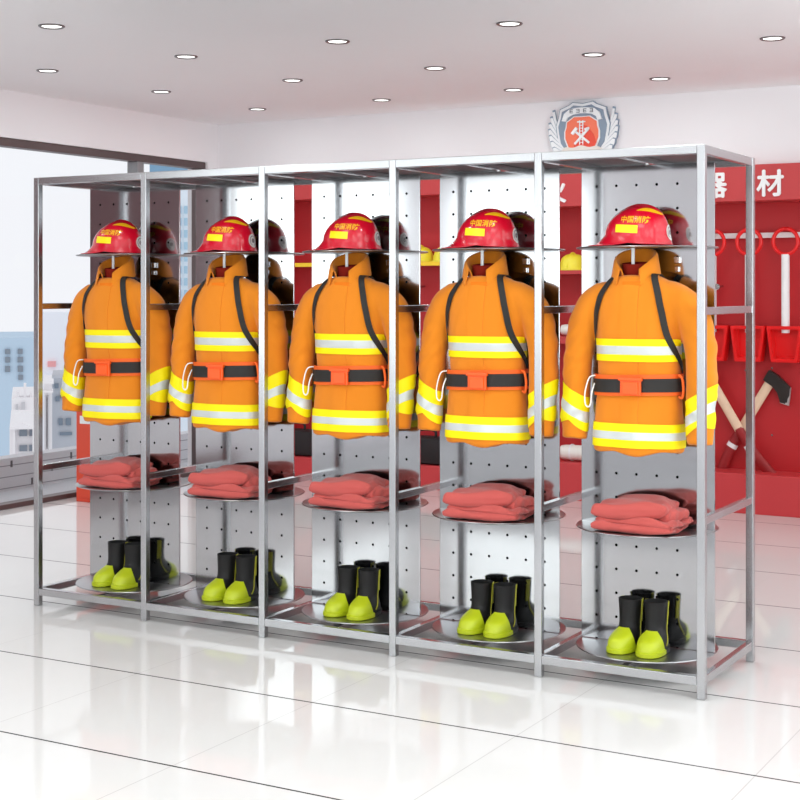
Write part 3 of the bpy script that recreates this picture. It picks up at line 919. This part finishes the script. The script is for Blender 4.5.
peg(ue, .905, 1.502, bo); peg(ue, 1.86, 1.50, bo)
sc = bmesh.new()
for x, z in ((2.02, .93), (2.20, .50), (2.20, .95), (1.95, .55)): tube(sc, [(x, YP, z), (x, YP-.006, z)], .007, 10)
obj('screw_head', sc, 'chrome', ue, bo)

# left unit: same paint, narrower header, yellow edged shelf
ul = thing('equipment_unit', 'red wall unit with a yellow-edged shelf, left half of the back wall', 'wall unit', (-.6, YF_, 0))
x0, x1 = -1.74, .42; bo2 = Vector((-.6, YF_, 0))
obj('back_panel', box(x0, x1, YP, YP+.03, 0, 2.298), 'red_paint', ul, bo2)
for a in (x0, x1-.02): obj('side_panel', box(a, a+.02, YF_+.02, YP, 0, 2.298), 'red_paint', ul, bo2)
obj('header', box(x0, x1, YF_, YP, 2.175, 2.298, .003), 'red_sign', ul, bo2)
obj('plinth', box(x0, x1, YF_, YP, 0, .175, .004), 'red_plinth', ul, bo2)
s_ = obj('shelf', box(x0+.02, x1-.02, YF_+.03, YP, 1.655, 1.68, .002), 'red_sign', ul, bo2)
obj('shelf_edge', box(x0+.02, x1-.02, YF_+.02, YF_+.0295, 1.653, 1.683, .002), 'edge_yellow', s_, bo2)
for x in (-.455, -1.0): peg(ul, x, 1.50, bo2)

# shovels, axes
sx = [at_x(u, YP-.10) for u in (712.5, 749, 785.5)]
shovel(sx[0], 1.71, 'red and white shovel hanging on the rail, half hidden behind the rack end')
shovel(sx[1], 1.71, 'red and white shovel hanging on the rail behind the rack\'s right rear post')
shovel(sx[2], 1.71, 'red and white shovel hanging on the rail right of the whole rack')
ax_ = at_x(741, YP-.05)
fire_axe('wooden axe on the red wall with its head up on the right', ax_, YP-.035, .535, .54)
fire_axe('wooden axe on the red wall with its head up on the left', ax_, YP-.09, .535, -.54)

# yellow helmets on the shelves
def yellow_helmet(x, y, z, lab):
    t = thing('safety_helmet', lab, 'helmet', (x, y, z), 0, 'yellow helmets on the wall unit shelves')
    bm = bmesh.new(); lathe(bm, [(.122, 0), (.126, .006), (.104, .014), (.100, .05), (.085, .088), (.055, .110), (.02, .118), (.001, .118)], 32, cap=False)
    for v in bm.verts: v.co.y *= 1.0; v.co.x *= .92
    obj('shell', bm, 'yellow', t, smooth=True)
    bm = bmesh.new(); tube(bm, [Vector((.0, .098*math.cos(a), .02+.104*math.sin(a))) for a in [PI*i/16 for i in range(17)]], .007, 8); obj('crest_rib', bm, 'yellow', t, smooth=True)
    return t
HY = 4.535
yellow_helmet(at_x(573, HY), HY, 1.6125, 'yellow safety helmet on the upper red shelf seen left of the rightmost bay')
yellow_helmet(at_x(421, HY), HY, 1.681, 'yellow safety helmet seen between the third and fourth bays, the left one')
yellow_helmet(at_x(446, HY), HY, 1.681, 'yellow safety helmet seen between the third and fourth bays, the right one')
# white hose rolls
def roll(x, y, z, L, r, lab):
    t = thing('hose_roll', lab, 'hose roll', (x, y, z), 0, 'white rolls in the red wall unit')
    bm = bmesh.new(); rings = []
    for i in range(9):
        u = i/8; k = 1-.12*abs(2*u-1)**6
        rings.append([Vector(((u-.5)*L, r*k*math.cos(a), r*1.0+.0-.0+r*k*math.sin(a)*.92)) for a in [2*PI*j/28 for j in range(28)]])
    loft(bm, rings); bmesh.ops.recalc_face_normals(bm, faces=bm.faces); obj('canvas', bm, 'rope', t, smooth='auto')
    bm = bmesh.new(); tube(bm, [(-L*.22, 0, r), (-L*.22+.012, 0, r)], r*1.03, 24); obj('strap', bm, 'em_white', t, smooth='auto')
    return t
roll(at_x(576, HY), HY-.02, 1.146, .19, .044, 'small white roll on the middle red shelf seen left of the rightmost bay')
roll(at_x(580, HY), HY-.02, .265, .26, .058, 'larger white roll on the red plinth seen left of the rightmost bay')
# black gear bags
def bag(x, lab):
    t = thing('gear_bag', lab, 'bag', (x, HY, .176), 0, 'black bags on the left red plinth')
    bm = box(-.17, .17, -.1, .1, 0, .20, .035); obj('body', bm, 'bag', t, smooth='auto')
    bm = bmesh.new(); tube(bm, bez([(-.07, -.04, .19), (-.06, -.04, .25), (.06, -.04, .25), (.07, -.04, .19)], 6), .011, 8); obj('handle', bm, 'bag', t, smooth=True)
bag(at_x(300, HY), 'black bag on the red plinth seen between the second and third bays')
bag(at_x(430, HY), 'black bag on the red plinth seen between the third and fourth bays')

# red cabinet by the window
rb = thing('hydrant_cabinet', 'orange-red floor cabinet with a white notice standing against the window', 'cabinet', (-1.88, 2.8, 0))
obj('body', box(-.25, .25, -.14, .14, 0, .86, .004), 'red_box', rb)
dr = obj('door', box(-.235, .235, -.152, -.142, .03, .83, .002), 'red_box', rb)
obj('notice', box(-.205, -.06, -.1545, -.1525, .545, .60), 'white_paint', dr)
obj('door_handle', box(.17, .19, -.172, -.153, .38, .48, .003), 'chrome', dr)

# ------------------------------------------------------------------ wall emblem
em = thing('wall_emblem', 'round shield emblem with crossed tools and white wings on the back wall', 'emblem', (.928, YB, 2.60))
yb = -.004
def arc_pts(pts, n=6): return [(p.x, p.z) for p in bez([(x, 0, z) for x, z in pts], n)]
half = [(0, .178), (.075, .190), (.10, .172), (.17, .145), (.178, .10), (.20, .03), (.192, -.03), (.178, -.10), (.12, -.18), (.0, -.235)]
out = half+[(-x, z) for x, z in reversed(half[1:-1])]
bm = bmesh.new(); plate(bm, [(x*1.03, z*1.03) for x, z in out], -.026, yb); obj('shield_outline', bm, 'em_blue', em)
bm = bmesh.new(); plate(bm, out, -.030, yb); obj('shield_border', bm, 'em_white', em)
bm = bmesh.new(); plate(bm, [(x*.91, z*.91-.003) for x, z in out], -.036, -.028); obj('shield_field', bm, 'em_blue', em)
ih = [(0, .092), (.06, .094), (.10, .068), (.118, .058), (.122, .02), (.132, -.01), (.132, -.06), (.10, -.14), (.0, -.19)]
ih = [(x*.93, z*.95-.004) for x, z in ih]
inn = ih+[(-x, z) for x, z in reversed(ih[1:-1])]
bm = bmesh.new(); plate(bm, [(x*1.09, z*1.07) for x, z in inn], -.044, -.034); obj('inner_border', bm, 'em_white', em)
bm = bmesh.new(); plate(bm, inn, -.050, -.042); obj('inner_shield', bm, 'em_red', em)
bm = bmesh.new(); plate(bm, [(.0, .03), (.04, .02), (.09, -.04), (.112, -.10), (.06, -.15), (-.06, -.15), (-.05, -.09), (-.02, -.05)], -.054, -.048); obj('flame', bm, 'em_deep', em)
bm = bmesh.new()
top = [(-.15, .062), (-.132, .112), (-.09, .142), (-.03, .150), (.03, .150), (.09, .142), (.132, .112), (.15, .062)]
low = [(.118, .058), (.108, .085), (.07, .104), (.02, .110), (-.02, .110), (-.07, .104), (-.108, .085), (-.118, .058)]
plate(bm, top+low, -.054, -.034); rbn = obj('ribbon', bm, 'em_white', em)
bm = bmesh.new()
for i, x in enumerate((-.075, -.026, .026, .075)):
    z = .128-.10*x*x*2.2
    bx(bm, x-.012, x+.012, -.057, -.053, z+.009, z+.013); bx(bm, x-.012, x+.012, -.057, -.053, z-.013, z-.009)
    bx(bm, x-.010, x+.010, -.057, -.053, z-.002, z+.002); bx(bm, (x+.008 if i % 2 else x-.012), (x+.012 if i % 2 else x-.008), -.057, -.053, z-.011, z+.011)
obj('ribbon_marks', bm, 'em_ink', rbn)
bm = bmesh.new()
def bar(p, q, w, y0=-.060, y1=-.052):
    p, q = Vector((p[0], 0, p[1])), Vector((q[0], 0, q[1])); d = (q-p).normalized(); n = Vector((-d.z, 0, d.x))*w/2
    plate(bm, [((p+n).x, (p+n).z), ((q+n).x, (q+n).z), ((q-n).x, (q-n).z), ((p-n).x, (p-n).z)], y0, y1)
bar((-.05, -.012), (.06, -.10), .015, -.063); bar((.052, -.005), (-.048, -.105), .015, -.065); bar((-.068, -.034), (-.032, .008), .020, -.067); bar((.028, -.006), (.060, .002), .016, -.069)
bar((-.012, .06), (-.012, -.11), .006); bar((.012, .06), (.012, -.11), .006)
for i in range(8): bar((-.014, .045-i*.02), (.014, .045-i*.02), .005, -.059)
bar((-.03, .05), (.03, .05), .008, -.061)
obj('crossed_tools', bm, 'em_white', em)
bm = bmesh.new(); plate(bm, arc_pts([(-.16, -.165), (-.12, -.125), (-.06, -.13), (0, -.115), (.06, -.13), (.12, -.125), (.16, -.165), (.10, -.20), (0, -.245), (-.10, -.20)], 4), -.064, -.03); obj('base_scroll', bm, 'em_cream', em)
for s in (-1, 1):
    bm = bmesh.new()
    edge = bmesh.new()
    for i in range(7):
        u = i/6
        bx0, bz0 = .118+.062*u, -.185+.135*u
        tx, tz = .205+.052*math.sin(u*2.4+.25), -.135+.255*u
        pts = [(bx0, bz0-.022), ((bx0+tx)/2+.014, (bz0+tz)/2-.034), (tx, tz-.020), (tx+.005, tz+.012), (tx-.012, tz+.016), ((bx0+tx)/2-.006, (bz0+tz)/2+.014), (bx0+.004, bz0+.022)]
        cx_ = sum(p[0] for p in pts)/len(pts); cz_ = sum(p[1] for p in pts)/len(pts)
        d_ = .016+.0035*(6-i)
        plate(bm, [(s*x, z) for x, z in pts], -d_-.002, yb)
        plate(edge, [(s*(cx_+(x-cx_)*1.09), cz_+(z-cz_)*1.16) for x, z in pts], -d_+.0008, yb)
    obj('wing_outline', edge, 'em_blue', em)
    obj('wing', bm, 'em_white', em)

# ------------------------------------------------------------------ outside
def dirn(u):     # compass direction of a measured picture column
    f, th = 1462.855, .514629; a = (u-400)/f
    return Vector((-math.sin(th)+math.cos(th)*a, math.cos(th)+math.sin(th)*a, 0))
CAM = Vector((4.85835, -5.11078, 1.4778)); FPX = 1462.855; HOR = 289.4
VIEW = math.atan2(-math.sin(.514629), math.cos(.514629))
def bld(name, lab, cat, u0, u1, v0, v1, w, depth, m, wins=(), wm='pane_grey', rows=None, extra=None, group='pale city buildings beyond the window'):
    """a building w metres away, its near face turned to the room"""
    f = FPX
    uc = (u0+u1)/2; dv = dirn(uc)
    base = CAM+dirn(uc)*w
    z = lambda v: CAM.z+(HOR-v)/f*w
    zb = z(v1)-25
    t = thing(name, lab, cat, (base.x, base.y, zb), math.atan2(-dv.x, dv.y), group)
    hw = (u1-u0)/2/f*w; h = z(v0)-zb
    obj('wall', box(-hw, hw, 0, depth, 0, h), m, t)
    for (a, b, c, d) in wins:
        X = lambda u: (u-uc)/f*w
        obj('window', box(X(a), X(b), -.06*w/40, .02, z(d)-zb, z(c)-zb), wm, t)
    if extra: extra(t, w, f, uc, z, zb)
    return t
bld('office_block', 'pale blue office block with a column of four windows, far left outside', 'building', -30, 37, 338, 480, 52, 8, 'bld_blue', [(17.2, 22, 349, 354), (17, 22.5, 357, 362.5), (17.2, 22.4, 366, 372), (17.8, 22.4, 375, 380), (5, 10, 349, 354), (5, 10, 357, 362.5), (5, 10, 366, 372)])
bld('apartment_building', 'tall whitish building with a small pink sign outside', 'building', 40, 84, 312, 480, 70, 8, 'bld_lav', extra=lambda t, w, f, uc, z, zb: obj('sign', box((48-uc)/f*w, (56-uc)/f*w, -.2, 0, z(366.5)-zb, z(361)-zb), 'pink_sign', t))
bld('town_house', 'low grey house with dark windows right of the white tower', 'building', 52, 84, 378, 480, 58, 6, 'bld_grey', [(55, 59, 383, 388), (61, 66, 392, 398), (56, 60, 396, 401), (63, 68, 382, 387), (66, 71, 418, 425), (59, 63, 418, 425), (60, 72, 432, 435)])
def gable(t, w, f, uc, z, zb):
    X = lambda u: (u-uc)/f*w
    bm = bmesh.new(); plate(bm, [(X(10), z(428)-zb), (X(22), z(421.5)-zb), (X(36), z(428)-zb)], -.35, 3); obj('pediment', bm, 'bld_white', t)
    bm = bmesh.new()
    for u in (14.5, 33): bx(bm, X(u-.9), X(u+.9), -.25, .1, 0, z(428)-zb)
    obj('pilaster', bm, 'bld_white', t)
bld('gabled_house', 'white gabled house with dark windows beyond the terrace', 'building', 10, 36, 427, 482, 34, 5, 'bld_white', [(19.5, 27, 429.5, 436), (29, 32, 429.5, 436), (19.5, 27, 445, 451), (29, 32, 445, 451)], extra=gable)
def steps(t, w, f, uc, z, zb):
    X = lambda u: (u-uc)/f*w
    bm = bmesh.new(); bx(bm, X(42.5), X(53.5), -.3, .5, z(383)-zb, z(380)-zb); bx(bm, X(43), X(53), -.2, .4, z(392)-zb, z(390)-zb); obj('cornice', bm, 'bld_white', t)
    bm = bmesh.new()
    for u in (45.5, 48.5): bx(bm, X(u-.5), X(u+.5), -.12, 0, z(450)-zb, z(395)-zb)
    obj('pilaster', bm, 'bld_grey', t)
bld('white_tower', 'slim white tower with a cornice outside the window', 'tower', 44, 52, 381, 482, 28, 2, 'bld_white', extra=steps)
def chim(t, w, f, uc, z, zb):
    X = lambda u: (u-uc)/f*w
    bm = bmesh.new()
    for u, v in ((18, 392), (25, 385), (31, 394)): bx(bm, X(u-1.3), X(u+1.3), .3, 1, z(402)-zb, z(v)-zb)
    obj('chimney', bm, 'bld_white', t)
bld('old_house', 'white house with chimneys behind the gabled house', 'building', 12, 37, 398, 482, 42, 5, 'bld_white', [(16, 18, 404, 418), (21.5, 25, 402, 418)], 'bld_grey', extra=chim)
tw = [(a, a+3.4, v, v+7.5) for v in range(206, 330, 12) for a in (154, 160, 166, 172, 178, 184, 190, 196)]
def cap(t, w, f, uc, z, zb):
    X = lambda u: (u-uc)/f*w
    obj('roof_storey', box(X(150), X(199), -.15, 6, z(176)-zb, z(160)-zb), 'tower_cap', t)
bld('office_tower', 'tall pale blue office tower with rows of windows beyond the window corner', 'tower', 150, 199, 166, 470, 62, 9, 'tower', tw, 'pane_blue', extra=cap)
# terrace with its low boarded wall
tg = obj('terrace_floor', box(-4.2, XL-.2, -3, 12, -.25, -.05), 'terrace'); tg['kind'] = 'structure'; tg['label'] = 'grey terrace outside the window'; tg['category'] = 'terrace'
tp = thing('terrace_parapet', 'low grey boarded parapet outside the window with dark slots', 'parapet', (-3.2, 3.2, -.05))
obj('boards', box(-.16, 0, -6, 8, 0, .245), 'boards', tp)
bm = bmesh.new()
for i in range(60):
    y = -5.8+.22*i; z = (.02, .10, .175)[i % 3]
    bx(bm, 0, .006, y, y+.016, z, z+.05)
sl = obj('slot', bm, 'slot', tp); sl['kind'] = 'stuff'

# ------------------------------------------------------------------ light through the openings, fill panels and camera
def daylight_fill(x, y, z, sx, sy, rot, e):      # area lamp added in a wall opening as fill from outside
    d = bpy.data.lights.new('opening_fill', 'AREA'); d.shape = 'RECTANGLE'; d.size = sx; d.size_y = sy; d.energy = e; d.color = (.89, 1, 1)
    o = bpy.data.objects.new('opening_fill', d); COL.objects.link(o); o.location = (x, y, z); o.rotation_euler = rot
daylight_fill(4.05, YF-.05, 1.55, 5.0, 2.0, (PI/2+.75, 0, 0), 165)  # added opening and lamp, tilted up for frontal and ceiling fill
daylight_fill(-1.35, YF-.05, 1.72, 1.4, 1.6, (PI/2, 0, 0), 25)
daylight_fill(XL-.1, -5.6, 1.72, 2.8, 1.6, (PI/2, 0, -PI/2), 48)
daylight_fill(XR+.05, -1.5, 1.6, 7.0, 2.0, (PI/2+.95, 0, PI/2), 225)  # added side lamp, lifts the ceiling and the right bays
pan = None
for x in (1.2, 3.4, 5.6):       # unseen light panels, added to fill the jackets from the front
    for y in (-1.7, -3.9):
        if pan is None:
            pan = thing('added_fill_panel', 'square fill light panel added on the unseen front half of the ceiling', 'ceiling light', (x, y, CZ), 0, 'added fill light panels')
            bm = bmesh.new()
            for a, b, c, d in ((-.42, .42, .39, .42), (-.42, .42, -.42, -.39), (-.42, -.39, -.39, .39), (.39, .42, -.39, .39)): bx(bm, a, b, c, d, -.012, 0)
            obj('frame', bm, 'white_paint', pan); obj('diffuser', box(-.39, .39, -.39, .39, -.006, -.001), 'lamp', pan)
            pd = bpy.data.lights.new('fill_panel_glow', 'AREA'); pd.shape = 'SQUARE'; pd.size = .76; pd.energy = 4; pd.color = (.89, 1, 1)
            t = pan
        else: t = copy_tree(pan)
        t.location = (x, y, CZ)
        l = bpy.data.objects.new('fill_panel_glow', pd); COL.objects.link(l); l.location = (x, y, CZ-.014)

wd = bpy.data.worlds.new('overcast_daylight'); S.world = wd; wd.use_nodes = True
bg = wd.node_tree.nodes['Background']; bg.inputs[0].default_value = (.955, .955, 1, 1); bg.inputs[1].default_value = 1.0

cd = bpy.data.cameras.new('camera'); cam = bpy.data.objects.new('camera', cd); COL.objects.link(cam)
cam.location = CAM; cam.rotation_euler = (PI/2, 0, .514629)
cd.sensor_width = 36; cd.lens = FPX/800*36; cd.shift_y = -(400-HOR)/800; cd.clip_end = 500
S.camera = cam
S.view_settings.view_transform = 'Standard'; S.view_settings.look = 'None'; S.view_settings.gamma = 1
S.view_settings.use_curve_mapping = False; S.view_settings.exposure = .02
S.cycles.max_bounces = 10; S.cycles.diffuse_bounces = 6; S.cycles.glossy_bounces = 6
S.cycles.use_denoising = True; S.cycles.sample_clamp_indirect = 4; S.cycles.caustics_reflective = False
